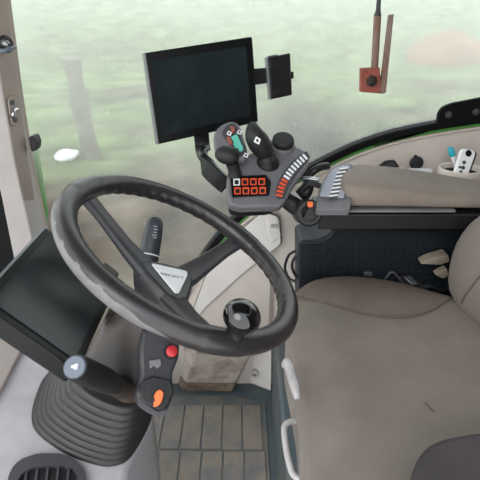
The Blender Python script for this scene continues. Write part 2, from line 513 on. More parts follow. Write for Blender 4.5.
mbw.build('grey_grip', M['grip_grey'], wheel, ang=80)['label'] = 'lighter grey outer grip'
for s in SPK:
    secs = []
    for r, h, w, tk in [(.018, -.066, .052, .02), (.045, -.062, .046, .018), (.09, -.046, .036, .015), (.14, -.024, .03, .013), (.172, -.011, .032, .014), (.186, -.006, .036, .014)]:
        rd = wa * math.cos(s) + wb * math.sin(s); tg = -wa * math.sin(s) + wb * math.cos(s)
        c = WC + rd * r + WN * h
        secs.append([c + tg * (w / 2 * a) + WN * (tk / 2 * b) for a, b in [(-1, -.4), (-.8, -1), (.8, -1), (1, -.4), (1, .4), (.8, 1), (.3, .75), (-.3, .75), (-.8, 1), (-1, .4)]])
    MB().loft(secs).build('spoke', M['spoke'], wheel, bevel=.0015)
hp = []
for s in SPK:
    for d, r in ((-.42, .052), (0, .06), (.42, .052)):
        hp.append((s + d, r))
hp.sort(key=lambda q: q[0] % (2 * PI))
low = [wp(r * .8, th, -.10) for th, r in hp]; m1 = [wp(r, th, -.078) for th, r in hp]; m2 = [wp(r, th, -.062) for th, r in hp]; tp = [wp(r * .86, th, -.052) for th, r in hp]
MB().loft([low, m1, m2, tp]).build('hub', M['spoke'], wheel, bevel=.003)
WP = Plane(wp(0, 0, -.0515), WN)
tri = [WP.at(*p) for p in [(150.5, 264), (186.5, 272), (187, 276), (178.5, 294), (175, 294)]]
bd = MB().prism(rounded(tri, .005), WN * .0025).build('badge', M['badge'], wheel, bevel=.0006)
bd['label'] = 'white triangular badge'
cpt = WP.at(172.5, 276, .0028)
uu = (WP.at(184, 278.5, .0028) - WP.at(161, 274, .0028)).normalized(); vv = WN.cross(uu)
text_mesh('lettering', 'FENDT', .0085, cpt, uu, vv, M['print'], bd, .0003, fit=(WP.at(184, 278.5) - WP.at(161, 274)).length)
# spinner knob
kth = D2R(117)
kc = Y(242, 316.5, wp(.19, kth, .05).y + .0)
kb = wp(.188, kth, .01)
kn = MB().ball(kc, .0248, WN, (1, 1, .86), 32, 18).build('spinner_knob', M['gloss'], wheel, ang=80)
kd = (kb - kc).normalized()
MB().lathe(kc, kd, [(.015, .016), (.012, .022), (.0125, .032), (.016, .040), (.017, (kb - kc).length + .004)]).build('knob_stem', M['black'], kn, bevel=.001)

# ================================================================== STEERING COLUMN
col = thing('steering_column', 'dark steering column with stalks, switch pod and ribbed rubber boot below the wheel', 'steering column', WC - WN * .46)
def ax(d): return WC - WN * d
cx = wa; cy = -wb   # wa ~ towards the front of the tractor, cy ~ towards the far side
def rrect(c, w, d, e=.7):
    pts = []
    for k in range(16):
        t_ = 2 * PI * (k + .5) / 16
        ct, st = math.cos(t_), math.sin(t_)
        pts.append(c + cx * (math.copysign(abs(ct) ** e, ct) * w / 2) + cy * (math.copysign(abs(st) ** e, st) * d / 2))
    return pts
sh = wa * .012
MB().loft([rrect(ax(.095), .06, .07), rrect(ax(.11), .075, .085), rrect(ax(.16) + sh, .105, .095, .4), rrect(ax(.27) + sh, .10, .09, .35), rrect(ax(.31), .07, .07, .5)]).build('housing', M['column'], col, bevel=.003)
# ribbed boot
base_pl = Plane(Z(92, 425, .43), (.30, -.22, .93))
bpx = [(31.5, 417), (38, 434), (64, 453), (96, 465), (115, 466), (131, 457), (147, 430), (153, 410), (148, 392), (128, 374), (96, 360), (66, 360), (46, 375), (36, 395)]
Bq = [base_pl.at(*p) for p in bpx]
bc = sum(Bq, Vector()) / len(Bq)
# resample closed outline smoothly
def closed_spline(P, n):
    N = len(P); out = []
    for i in range(N):
        p0, p1, p2, p3 = P[i - 1], P[i], P[(i + 1) % N], P[(i + 2) % N]
        for k in range(n):
            t_ = k / n
            out.append(.5 * ((2 * p1) + (p2 - p0) * t_ + (2 * p0 - 5 * p1 + 4 * p2 - p3) * t_ * t_ + (3 * p1 - p0 - 3 * p2 + p3) * t_ ** 3))
    return out
Bo = closed_spline(Bq, 4)
topc = ax(.285) - wb * .0
rings = []
NR = 9
for i in range(NR * 10 + 1):
    t_ = i / (NR * 10)
    c = bc.lerp(topc, t_)
    rip = abs(math.cos(PI * t_ * NR)) ** .6
    sc = (1 - .47 * t_) - .11 * (1 - rip) * (1 - .4 * t_)
    rings.append([c + (p - bc) * sc for p in Bo])
bt = MB().loft(rings).build('boot', M['boot'], col, ang=80)
bt['label'] = 'ribbed black rubber boot'
# wiper stalk on the far side
s0, s1 = Y(147, 266, .745), Y(156, 218, .80)
d = s1 - s0
st = MB().tube([s0 - d * .15, s0, s0 + d * .18, s0 + d * .5, s0 + d * .85, s0 + d * .97, s1 + d * .01], [.011, .016, .018, .0175, .015, .011, .005], 16, 3).build('wiper_stalk', M['stalk'], col, ang=60)
for fr, px in ((.22, 0),):
    MB().tube([s0 + d * .2, s0 + d * .225], [.0183, .0183], 16).build('ring_mark', M['white'], st)
sd = d.normalized(); vdir = (CAM - s0.lerp(s1, .6)).normalized(); sr = sd.cross(vdir).normalized(); sf = sr.cross(sd).normalized()
for k, (f_, w_, o_) in enumerate([(.55, .006, -.004), (.60, .008, -.003), (.66, .006, -.003), (.72, .007, -.003), (.78, .006, -.002)]):
    c = s0 + d * f_ + sf * .0168 * (1 if f_ < .6 else .97) - sr * o_
    MB().box(c, (w_, .0018, .0016), Matrix((sr, sd, sf)).transposed()).build('scale_mark', M['print'], st)
# left-hand multifunction lever
l0, l1 = Y(122, 388, .62), Y(75, 367, .485)
d = l1 - l0
lv = MB().tube([l0 + d * .1, l0 + d * .25, l0 + d * .45, l0 + d * .8, l0 + d * .95, l1], [.0125, .0165, .019, .0185, .0175, .0155], 24, 3).build('multifunction_lever', M['black'], col, ang=50)
ld = d.normalized()
cap = MB().lathe(l1, ld, [(.0142, -.004), (.0142, .0012), (.013, .0022)]).build('lever_cap', M['capgrey'], lv)
lu = (RT - ld * RT.dot(ld)).normalized(); lvv = ld.cross(lu)
if lvv.z < 0: lvv = -lvv
def lp(a, b, h=.0026): return l1 + lu * a * .75 + lvv * b * .75 + ld * h
hb = MB()
hb.prism([lp(-.005, -.002), lp(-.002, -.002), lp(.003, -.005), lp(.003, .005), lp(-.002, .002), lp(-.005, .002)], ld * .0005)
hb.prism([lp(.0042, -.005), lp(.0055, -.0055), lp(.0055, .0055), lp(.0042, .005)], ld * .0005)
hb.build('horn_symbol', M['white'], cap)
cl = MB()
cpts = [(l0 + d * (-.25 + .05 * i), .0175 - .0022 * (i % 2) + (.004 - .0006 * i)) for i in range(11)]
cl.tube([p for p, r in cpts], [r for p, r in cpts], 24).build('lever_gaiter', M['brownrub'], col, ang=30)
# switch pod
SPp = Plane(Y(155, 375, .575), (.30, -.62, .72))
opx = [(143, 328), (172, 333), (180, 343), (179, 358), (172, 374), (175, 392), (167, 412), (160, 415), (140, 404), (136, 392), (141, 374), (140, 350)]
pod = MB().prism(rounded([SPp.at(*p) for p in opx], .008), -SPp.n * .045).build('switch_pod', M['spoke'], col, bevel=.005, seg=3)
kp = [(141, 381), (152, 376), (170, 380), (174, 391), (167, 407), (158, 411), (141, 402), (138, 392)]
face = MB().prism(rounded([SPp.at(*p, .0) for p in kp], .006), SPp.n * .006).build('switch_plate', M['black'], pod, bevel=.0025)
bzl = [(138, 397), (145, 404), (158, 412), (168, 409), (166, 415), (158, 418), (146, 412), (138, 405)]
MB().prism(rounded([SPp.at(*p, .0) for p in bzl], .003), SPp.n * .004).build('pod_lip', M['dgrey'], pod, bevel=.0015)
rbp = SPp.at(171, 352, 0)
MB().lathe(rbp, SPp.n, [(.0115, -.01), (.0115, .003), (.010, .005)]).build('button_collar', M['black'], pod)
MB().lathe(rbp, SPp.n, [(.0088, 0), (.0088, .008), (.007, .0095), (.003, .0102)]).build('red_button', M['red'], pod)['label'] = 'round red button'
tg = [(149, 361), (160, 359), (161, 366), (157, 369), (154, 366), (150, 369)]
MB().prism([SPp.at(*p) for p in tg], SPp.n * .004).build('rocker_switch', M['grey'], pod, bevel=.001)
kk = SPp.at(157, 399, .006)
MB().lathe(kk, SPp.n, [(.0085, 0), (.0085, .003), (.0075, .004)]).build('key_collar', M['black'], pod)
kpx = [(156.5, 391), (160, 390), (163, 394), (162, 398), (161, 402), (158, 406), (153.5, 407.5), (153, 403), (155, 400), (153.5, 396)]
MB().prism(rounded([SPp.at(*p, .009) for p in kpx], .002), SPp.n * .007).build('orange_knob', M['orange'], pod, bevel=.0012)['label'] = 'orange rotary knob'

# ================================================================== INSTRUMENT CLUSTER
IP = Plane(Y(37, 345, .50), (.7071, 0, .7071), (0, 1, 0))
e0 = IP.at(78, 372); dirb = Vector((.7071, 0, -.7071))
c_tr = IP.at(46, 227)
nearY = e0.y; farY = c_tr.y
def ip(y, s, h=0):  # s along the slope measured from the top edge
    base = Vector((c_tr.x, y, c_tr.z)); return base + dirb * s + IP.n * h
slen = (e0 - Vector((c_tr.x, e0.y, c_tr.z))).dot(dirb)
cl = thing('instrument_cluster', 'dark slanted display panel with a thin bright edge at left, in front of the pillar', 'display', ip((nearY + farY) / 2, slen, -.03))
MB().prism(rounded([ip(nearY, 0), ip(farY, 0), ip(farY, slen), ip(nearY, slen)], .006), -IP.n * .028).build('cluster_case', M['bezel'], cl, bevel=.003)
MB().prism([ip(nearY + .014, .012, .0003), ip(farY - .012, .012, .0003), ip(farY - .012, slen - .012, .0003), ip(nearY + .014, slen - .012, .0003)], IP.n * .0015).build('display_glass', M['clusterglass'], cl)
MB().prism([ip(nearY, -.003, .001), ip(farY, -.003, .001), ip(farY, .001, .001), ip(nearY, .001, .001)], -IP.n * .012).build('edge_strip', M['edge'], cl)
MB().box(ip(farY, slen * .86, -.024), (.10, slen * .26, .03), IP.rot()).build('cluster_bracket', M['column'], cl, bevel=.006)

# ================================================================== DASH CONSOLE (lower left)
DP = Plane(base_pl.o - base_pl.n * .004, base_pl.n)
dsh = thing('dash_console', 'pale beige dash console around the base of the rubber boot with an air vent', 'dashboard', Vector((-.36, .6, 0)))
dpx = [(-70, 330), (10, 335), (34, 330), (70, 338), (140, 372), (152, 398), (150, 424), (128, 466), (124, 500), (122, 540), (-90, 560)]
top_ = [DP.at(*p) for p in dpx]
MB().loft([[Vector((p.x * .98 - .004, p.y + .01, .006)) for p in top_], [p for p in top_]]).build('console_body', M['dash'], dsh, bevel=.012, seg=3)
cw = [(-60, 322), (4, 322), (24, 349), (0, 396), (-60, 480)]
MB().prism([DP.at(*p, .001) for p in cw], DP.n * .014).build('cowl_panel', M['dash2'], dsh, bevel=.004)
# vent at the bottom edge of the picture, on the console's near side
VP = Plane(DP.at(48, 474, .001), DP.n)
vent = thing('air_vent', 'oval dark grey air vent with slats at the foot of the dash console', 'vent', VP.at(48, 474, .001))
vo = [(8, 484), (12, 471), (23, 461), (38, 457), (60, 457), (75, 463), (84, 474), (86, 487), (80, 502), (60, 512), (34, 512), (14, 500)]
vi = [(18, 484), (22, 474), (33, 467), (50, 465), (70, 467), (77, 474), (77, 488), (70, 502), (50, 507), (29, 502)]
V1 = closed_spline([VP.at(*p, 0.0) for p in vo], 4); V1b = [p + VP.n * .012 for p in V1]
cc = VP.at(48, 481, .012)
V2 = closed_spline([VP.at(*p, .012) for p in vi], 4)
def resamp(P, n, c):
    angs = sorted([(math.atan2((p - c).dot(VP.v), (p - c).dot(VP.u)), (p - c).length) for p in P]); out = []
    for k in range(n):
        a = -PI + 2 * PI * (k + .5) / n
        best = min(angs, key=lambda q: abs((q[0] - a + PI) % (2 * PI) - PI)); out.append(c + (VP.u * math.cos(a) + VP.v * math.sin(a)) * best[1])
    return out
a1 = resamp(V1, 40, cc - VP.n * .012); a2 = [p + VP.n * .012 for p in a1]; i1 = resamp(V2, 40, cc); i0 = [p - VP.n * .011 for p in i1]
MB().loft([a1, a2, i1, i0], True, False).build('vent_frame', M['dgrey'], vent, ang=40)
MB().prism(i0, -VP.n * -.0006).build('vent_well', M['black'], vent)
for k in range(6):
    a = VP.at(27 + k * 10.5, 463 + abs(k - 2.2) * 1.5, .008); b = VP.at(23 + k * 10.5, 503 - abs(k - 2.5) * 2, .008)
    w = VP.u * .0022
    MB().loft([[a - w, a + w, a + w - VP.n * .006, a - w - VP.n * .006], [b - w, b + w, b + w - VP.n * .006, b - w - VP.n * .006]]).build('slat', M['dgrey'], vent)

# ================================================================== PILLAR FITTINGS
PF2 = PYF + .032
_b, _c, _d = Y(-14, -20, PYF), Y(5, -20, PYF + .06), Y(14, 160, PYF)
_n = (_c - _b).cross(_d - _b).normalized()
if _n.dot(CAM - _b) < 0: _n = -_n
FP = Plane((_b + _d) / 2, _n, _c - _b)
hk = thing('coat_hook', 'black hook with a bright metal tongue high on the pillar', 'hook', FP.at(6, 46))
MB().lathe(FP.at(5, 44), FP.n, [(.02, -.002), (.02, .006), (.015, .012)]).build('hook_base', M['softblack'], hk)
MB().tube([FP.at(4, 43, .008), FP.at(6.5, 44, .018), FP.at(9, 45.5, .025)], [.009, .008, .005], 12, 3).build('clip', M['steelbolt'], hk)
MB().tube([FP.at(-1, 51, .012), FP.at(4, 51, .024), FP.at(10, 49, .032), FP.at(15.5, 47, .03)], [.0055, .0055, .005, .0035], 10, 4).build('tongue', M['capgrey'], hk)
cp = thing('clip_plate', 'oval metal plate with two screws and a bright clip on the pillar', 'plate', FP.at(13.5, 110))
def oval(k, off): return rounded([FP.at(13.6 + (a - 13.6) * k, 110.7 + (b - 110.7) * k, off) for a, b in [(6.5, 96.5), (16.8, 95), (20.8, 124), (11, 126.5)]], .03, 7)
MB().prism(oval(1, .0), FP.n * .003).build('plate', M['pillar'], cp, bevel=.001)
MB().prism(oval(.8, .003), FP.n * .0012).build('recess', M['dash2'], cp, bevel=.0005)
for (a, b) in ((12, 102.5), (14.8, 119.5)):
    MB().lathe(FP.at(a, b, .004), FP.n, [(.0072, 0), (.0072, .002), (.005, .003)], 18).build('screw', M['dgrey'], cp)
MB().tube([FP.at(10, 116.8, .008), FP.at(12.5, 116, .012), FP.at(13.5, 112.5, .013), FP.at(14.5, 109.8, .012), FP.at(18, 108.8, .008)], [.0035, .004, .004, .0038, .0025], 8, 5).build('clip', M['chrome'], cp)
bp = thing('rubber_bumper', 'small black rubber stop on the window edge of the pillar', 'bumper', Y(32, 144, PYF + .061))
bpp = [Y(a, b, PYF + .055) for a, b in [(28, 137), (34, 136), (37, 143), (36, 151), (31, 152)]]
MB().prism(rounded(bpp, .006), (0, .035, 0)).build('bumper_block', M['softblack'], bp, bevel=.003)

# ================================================================== TERMINAL MONITOR
cs = [(144.5, 53), (252.5, 36.5), (258.5, 122), (158, 144.5)]
rs = [ray(*p) for p in cs]
Mx = np.array([[rs[0].x, -rs[1].x, rs[2].x, -rs[3].x], [rs[0].y, -rs[1].y, rs[2].y, -rs[3].y], [rs[0].z, -rs[1].z, rs[2].z, -rs[3].z]])
tt = np.linalg.svd(Mx)[2][-1]; tt = tt / tt.mean() * 1.17
Q = [CAM + rs[i] * float(tt[i]) for i in range(4)]
mu = (Q[1] - Q[0]).normalized(); mn = mu.cross(Q[0] - Q[3]).normalized()
if mn.y > 0: mn = -mn
mv = mn.cross(mu) if (mn.cross(mu)).z > 0 else mu.cross(mn)
MP = Plane((Q[0] + Q[2]) / 2, mn, mu)
mon = thing('monitor', 'flat black touchscreen terminal on an arm above the joystick console', 'monitor', MP.o - mv * .11)
MB().prism(rounded(Q, .006), -mn * .022).build('case', M['bezel'], mon, bevel=.003)
Qc = (Q[0] + Q[2]) / 2
inn = [MP.at(*p, .0004) for p in [(151.5, 61), (245.5, 46), (251, 115), (163.5, 135)]]
MB().prism(inn, mn * .0008).build('screen', M['screen'], mon)
eg = [Q[0] - mu * .0015, Q[0] + mu * .002, Q[3] + mu * .002, Q[3] - mu * .0015]
MB().prism(eg, -mn * .018).build('metal_edge', M['edge'], mon)
# arm: from monitor back down and forward to the console
ar = [MP.at(201, 128, -.04), MP.at(203, 150, -.04), Y(207, 166, 1.08), Y(216, 177, 1.05), Y(227, 186, 1.045)]
arP, _ = smooth_path([Vector(p) for p in ar], [0] * 5, 5)
rg = []
for i, p in enumerate(arP):
    t_ = (arP[min(i + 1, len(arP) - 1)] - arP[max(0, i - 1)]).normalized()
    sx = t_.cross(Vector((0, 1, 0))).normalized(); sy = t_.cross(sx)
    w = .019
    rg.append([p + sx * a * w + sy * b * .010 for a, b in [(-1, -1), (1, -1), (1, 1), (-1, 1)]])
MB().loft(rg).build('arm', M['bezel'], mon, bevel=.004)
MB().box(MP.at(201, 120, -.03), (.05, .05, .018), MP.rot()).build('arm_mount', M['black'], mon, bevel=.003)
ph = thing('phone_holder', 'small dark phone cradle on a short bar right of the monitor', 'phone holder', MP.at(280, 98, .0))
brp = [(250, 69), (269, 67.5), (270, 83), (251, 85.5)]
MB().prism([MP.at(*p, -.012) for p in brp], -mn * .008).build('bar', M['black'], ph, bevel=.002)
PHP = Plane(MP.at(280, 76, .0), mn + Vector((.1, 0, 0)), mu)
crp = [(268, 57.5), (290.5, 53), (292.5, 95), (271.5, 99.5)]
MB().prism(rounded([PHP.at(*p) for p in crp], .004), -mn * .012).build('cradle', M['black'], ph, bevel=.003)
MB().prism([PHP.at(*p, -.003) for p in [(266.5, 57.5), (269, 57.2), (272.3, 99), (270, 99.5)]], -mn * .012).build('metal_rail', M['edge'], ph, bevel=.001)
MB().prism([PHP.at(*p, .0) for p in [(268, 56), (278, 54), (278, 55.5), (268, 58)]], -mn * .01).build('top_lip', M['edge'], ph, bevel=.001)
MB().prism(rounded([PHP.at(*p, .002) for p in [(290, 72), (293.8, 71.5), (294, 78.5), (290, 79)]], .002), -mn * .016).build('clamp', M['softblack'], ph, bevel=.002)
for a in ((270, 62), (273, 90)):
    MB().prism(rounded([PHP.at(a[0], a[1], .003), PHP.at(a[0] + 6, a[1] - 1, .003), PHP.at(a[0] + 6.4, a[1] + 6, .003), PHP.at(a[0] + .6, a[1] + 7, .003)], .002), -mn * .006).build('grip', M['softblack'], ph, bevel=.001)

# ================================================================== JOYSTICK CONSOLE
CP = Plane(Y(255, 180, 1.0), (.10, -.50, .86))
con = thing('joystick_console', 'grey control console with joystick, dial and lit buttons at the armrest front', 'control console', CP.at(262, 190, -.06))
bo = [(227, 176), (232, 168), (246, 155), (262, 148), (274, 146), (294, 145), (303, 149), (310, 157), (310, 163), (303, 172), (294, 184), (286, 199), (280, 206), (262, 206), (240, 207), (230, 204), (227, 192)]
MB().prism(rounded([CP.at(*p) for p in bo], .008), -CP.n * .022).build('console_top', M['grey'], con, bevel=.005, seg=3)
bo2 = [(230, 180), (262, 158), (300, 156), (304, 164), (290, 182), (281, 202), (270, 208), (236, 210), (229, 206)]
MB().prism(rounded([CP.at(*p, -.0225) for p in bo2], .008), -CP.n * .028).build('console_base', M['black'], con, bevel=.006, seg=3)
kpx = [(230, 177), (266, 175.5), (271, 183), (269, 196), (232, 198)]
pan = MB().prism(rounded([CP.at(*p, .0) for p in kpx], .004), CP.n * .003).build('keypad', M['bezel'], con, bevel=.001)
for r in range(2):
    for k in range(4):
        a, b = 236.6 + k * 8.35 + r * .9, 182.3 + r * 8.9 - k * .12
        w = 3.3
        first = (r == 0 and k == 0)
        fr = MB().prism(rounded([CP.at(a + dx * w, b + dy * w, .003) for dx, dy in ((-1, -1), (1, -1), (1, 1), (-1, 1))], .0015), CP.n * .0022).build('key', M['white'] if first else M['ored'], pan, bevel=.0004)
        fr['label'] = 'white bordered key' if first else 'orange bordered key'
for r in range(2):
    for k in range(4):
        a, b = 236.6 + k * 8.35 + r * .9, 182.3 + r * 8.9 - k * .12
        w = 2.0
        MB().prism([CP.at(a + dx * w, b + dy * w, .0052) for dx, dy in ((-1, -1), (1, -1), (1, 1), (-1, 1))], CP.n * .0004).build('key_symbol', M['black'], pan)
# curved slider with lit segments
so = [(276, 199), (276, 188), (281, 177), (290, 165), (300, 156), (306, 152.5), (310, 158), (303, 166), (295, 176), (288, 188), (284, 199)]
sld = MB().prism(rounded([CP.at(*p, .0) for p in so], .003), CP.n * .006).build('slider_track', M['dgrey'], con, bevel=.0015)
cpx = spline_px([(279.2, 195.5), (281.5, 187), (286, 178.5), (292, 170), (299, 162.5), (305, 157)], 10)
L = [0]
for a, b in zip(cpx[:-1], cpx[1:]): L.append(L[-1] + math.hypot(b[0] - a[0], b[1] - a[1]))
for k in range(13):
    s_ = L[-1] * k / 12
    i = max(j for j in range(len(L)) if L[j] <= s_ + 1e-9); i = min(i, len(L) - 2)
    f_ = (s_ - L[i]) / (L[i + 1] - L[i]); x0 = cpx[i][0] + (cpx[i + 1][0] - cpx[i][0]) * f_; y0 = cpx[i][1] + (cpx[i + 1][1] - cpx[i][1]) * f_
    tx, ty = cpx[i + 1][0] - cpx[i][0], cpx[i + 1][1] - cpx[i][1]; l_ = math.hypot(tx, ty); tx /= l_; ty /= l_
    # bars lie across the track, slanting up to the right
    nx, ny = -ty * 1.0, tx * 1.0
    if nx < 0: nx, ny = -nx, -ny
    pts = [(x0 + nx * u_ * 3.3 + tx * v_ * 1.0, y0 + ny * u_ * 3.3 + ty * v_ * 1.0) for u_, v_ in ((-1, -1), (1, -1), (1, 1), (-1, 1))]
    MB().prism([CP.at(*p, .006) for p in pts], CP.n * .001).build('segment', M['ored'] if k < 5 else M['white'], sld)
# rotary dial
dc = CP.at(282, 141, .012); dn = (CP.n + Vector((0, -.05, .25))).normalized()
MB().lathe(CP.at(282, 148, -.004), dn, [(.0285, 0), (.0285, .010), (.026, .014)], 36).build('dial_base', M['grey'], con)
MB().lathe(CP.at(282, 147, 0), dn, [(.024, .008), (.025, .012), (.025, .022), (.0225, .0255), (.008, .0262)], 36).build('dial', M['softblack'], con, ang=30)
# main joystick
jb = CP.at(267, 163, .0)
j = [CP.at(267.5, 164, .002), CP.at(265.5, 156, .014), CP.at(263, 149.5, .03), CP.at(258.5, 142, .047), CP.at(254.5, 135, .06), CP.at(253, 128, .066), CP.at(253.5, 124, .068)]
js = MB().tube(j, [.02, .018, .0225, .0245, .0215, .0145, .008], 20, 4).build('joystick', M['softblack'], con, ang=70)
MB().lathe(CP.at(268, 163, 0), CP.n, [(.026, 0), (.025, .004), (.018, .011), (.016, .018)], 28).build('joystick_gaiter', M['black'], con, ang=60)
tow = (CAM - CP.at(257, 141, .06)).normalized()
def diamond(c, r, nrm, m_, parent, name='diamond_mark', hole=True):
    pl_ = Plane(c, nrm)
    P4 = [pl_.p(r * a, r * 1.15 * b) for a, b in ((.45, -1), (1, .3), (-.35, 1), (-1, -.3))]
    o_ = MB().prism(P4, pl_.n * .0012).build(name, m_, parent)
    if hole:
        P5 = [pl_.p(r * .5 * a, r * .6 * b, .0012) for a, b in ((.45, -1), (1, .3), (-.35, 1), (-1, -.3))]
        MB().prism(P5, pl_.n * .0003).build('mark_centre', M['dgrey'], parent)
    return o_
diamond(CP.at(257.3, 140.5, .05) + tow * .024, .0075, tow, M['white'], js)
# left grip head with coloured keys
GP = Plane(CP.at(228, 150, .03), (-.05, -.62, .78))
go = [(213, 138), (217, 128), (226, 122), (234, 121), (240, 126), (244, 138), (247, 150), (245, 158), (236, 160), (224, 158), (216, 152)]
gr = MB().prism(closed_spline([GP.at(*p) for p in go], 3), -GP.n * .022).build('grip_head', M['grey'], con, bevel=.006, seg=3)
gi = [(222, 134), (227, 126), (234, 124), (239, 130), (242, 141), (246, 152), (240, 156), (233, 148), (227, 142)]
gf = MB().prism(closed_spline([GP.at(*p, .0) for p in gi], 3), GP.n * .002).build('grip_face', M['dgrey'], gr, bevel=.0008)
for pts in ([(231, 138), (237, 135), (242, 146), (238, 149)], [(237.5, 148), (242.5, 146), (243.5, 151), (240, 152.5)], [(233, 144), (236, 143), (238, 148.5), (235.5, 149)]):
    MB().prism(rounded([GP.at(*p, .002) for p in pts], .002), GP.n * .004).build('teal_key', M['tealkey'], gr, bevel=.0008)
for pts in ([(226, 138), (230, 137), (233, 145), (230, 146)], [(230, 127), (234, 127), (235, 132), (232, 133)]):
    MB().prism(rounded([GP.at(*p, .002) for p in pts], .0015), GP.n * .003).build('rust_key', M['rust'], gr, bevel=.0006)
for a, b in ((229.3, 133.5), (239.5, 132.5), (246, 155.5)):
    diamond(GP.at(a, b, .0035), .006, GP.n, M['white'], gr)
MB().ball(GP.at(227, 155.5, .012), .0235, (GP.u + GP.v * -.35), (.85, .75, 1.15), 20, 12).build('thumb_rest', M['softblack'], gr, ang=80)
MB().tube([GP.at(232, 163, .0), CP.at(234, 170, .012), CP.at(235, 176, .0)], [.014, .013, .016], 16, 3).build('grip_neck', M['softblack'], con)
# pivot under the console
pv = thing('console_pivot', 'black hinge and cable joint with an orange mark between console and armrest', 'hinge', Y(309, 218, 1.02))
MB().lathe(Y(309, 213, .985), (.05, -.9, .3), [(.03, -.05), (.03, .0), (.026, .004), (.019, .004), (.019, -.004)], 32).build('ring', M['black'], pv, ang=30)
MB().prism([Y(*p, .972) for p in [(307.5, 204), (313, 203.5), (313, 207), (308, 207.5)]], (0, .01, .002)).build('orange_mark', M['orange'], pv, bevel=.001)
MB().tube([Y(285, 199, 1.03), Y(296, 207, 1.02), Y(309, 213, 1.0)], [.018, .02, .022], 14, 4).build('arm', M['black'], pv)
MB().tube([Y(301, 186, 1.05), Y(306, 191, 1.045), Y(310, 193, 1.04)], [.018, .02, .018], 12, 4).build('joint', M['softblack'], pv)
MB().tube([Y(303, 179, 1.05), Y(312, 179, 1.04), Y(319, 180.5, 1.03)], [.005, .005, .005], 10, 2).build('connector', M['chrome'], pv)
MB().tube([Y(305, 187, 1.08), Y(309, 176, 1.09), Y(315, 170, 1.09), Y(321, 167, 1.10), Y(328, 166, 1.11)], .009, 10, 5).build('cable_sleeve', M['black'], pv)
MB().tube([Y(302, 190, 1.03), Y(310, 183, 1.02), Y(320, 186, 1.02)], .007, 8, 5).build('hose', M['wire'], pv)

# ================================================================== ARMREST
arm = thing('right_armrest'.replace('right_', ''), 'taupe padded armrest on a dark rail beyond the seat', 'armrest', Vector((.4, 1.0, .76)))
# padded top as a loft of rounded sections along x
secs = []
def pad_sec(x, y0, y1, z0, z1, sc=1.0):
    c = Vector((x, (y0 + y1) / 2, (z0 + z1) / 2)); pts = []
    for k in range(24):
        a = 2 * PI * k / 24; e = .5
        ca, sa = math.cos(a), math.sin(a)
        yy = c.y + math.copysign(abs(ca) ** e, ca) * (y1 - y0) / 2 * sc
        pts.append(c + Vector((.045 * max(0, (yy - 1.005) / .16) ** 2, math.copysign(abs(ca) ** e, ca) * (y1 - y0) / 2 * sc, math.copysign(abs(sa) ** e, sa) * (z1 - z0) / 2 * sc)))
    return pts
for x, sc in ((.226, .5), (.229, .74), (.237, .9), (.25, .98), (.275, 1), (.34, 1), (.42, 1), (.51, 1), (.59, 1), (.68, 1), (.78, 1)):
    far = at_interp([(.21, 1.185), (.42, 1.175), (.55, 1.155), (.8, 1.12)], x)
    zt_ = at_interp([(.21, .872), (.32, .865), (.46, .845), (.59, .828), (.8, .81)], x)
    secs.append(pad_sec(x, 1.005, far, .804, zt_, sc))
MB().loft(secs).build('pad', M['pad'], arm, ang=70)
AP = Plane(Vector((.2, 1.06, .87)), (0, -.28, .96))
fo = [(316, 209.5), (316.5, 201), (319, 190), (325, 177), (332, 168), (342, 163), (352, 164), (356, 170), (350, 209.5)]
fcap = MB().prism(rounded([AP.at(*p, -.02) for p in fo], .006), -AP.n * .017).build('front_cap', M['grey'], arm, bevel=.005, seg=3)
fi = [(319.5, 197), (322, 187), (327, 177), (333, 170), (343, 166), (350, 167), (344, 199)]
MB().prism(rounded([AP.at(*p, -.02) for p in fi], .004), AP.n * .005).build('cap_face', M['lgrey'], arm, bevel=.0015)
MB().prism(rounded([AP.at(*p, -.0145) for p in [(321, 196.5), (324, 184), (328, 178.5), (331.5, 178.5), (330, 197)]], .003), AP.n * .0008).build('touch_pad', M['lgrey'], arm, bevel=.0004)
for k in range(8):
    yy = 168.5 + k * 3.9; xx = 345.5 - k * 1.3 + (1 if k < 1 else 0)
    P4 = [(xx - 7.2 + .3, yy - .2), (xx + 1.5, yy - 1.4), (xx + 1.5, yy + .2), (xx - 7.4, yy + 1.5)]
    MB().prism([AP.at(*p, -.0145) for p in P4], AP.n * .0012).build('vent_bar', M['white'], arm)
    P4 = [(xx - 7.4, yy + 1.5), (xx + 1.5, yy + .3), (xx + 1.5, yy + 2.0), (xx - 7.6, yy + 3.2)]
    MB().prism([AP.at(*p, -.0145) for p in P4], AP.n * .0008).build('vent_gap', M['dgrey'], arm)
MB().box((.34, 1.074, .803), (.29, .145, .007)).build('tray', M['grey'], arm, bevel=.003)
MB().box((.51, 1.08, .77), (.66, .12, .04)).build('rail', M['black'], arm, bevel=.004)
# side storage box with raised grid
sb = thing('storage_box', 'dark box with a raised grid pattern on its side, under the armrest', 'storage box', Vector((.35, 1.0, .44)))
so = [(299, 244), (302, 241), (318, 240), (327, 236), (334, 229), (341, 227), (470, 228), (480, 300), (480, 345), (299, 356)]
fy = 1.085
SO = [Y(a, b, fy) for a, b in so]
MB().prism(rounded(SO, .008), (0, .11, 0)).build('box_body', M['teal_panel'], sb, bevel=.006, seg=3)
gb = MB()
for r in range(9):
    for k in range(21):
        a, b = 312 + k * 6.3, 246.5 + r * 6.4
        if b > 290: continue
        P0 = Y(a, b, fy); gb.box((P0.x, fy - .001, P0.z), (.0104, .006, .0104))
gb.build('grid_pattern', M['teal_panel'], sb, bevel=.001)
MB().tube([Y(a, b, fy - .001) for a, b in [(303, 243.5), (318, 243), (328, 239), (336, 232), (345, 230), (440, 231)]], .003, 8, 4).build('rim_bead', M['bezel'], sb)

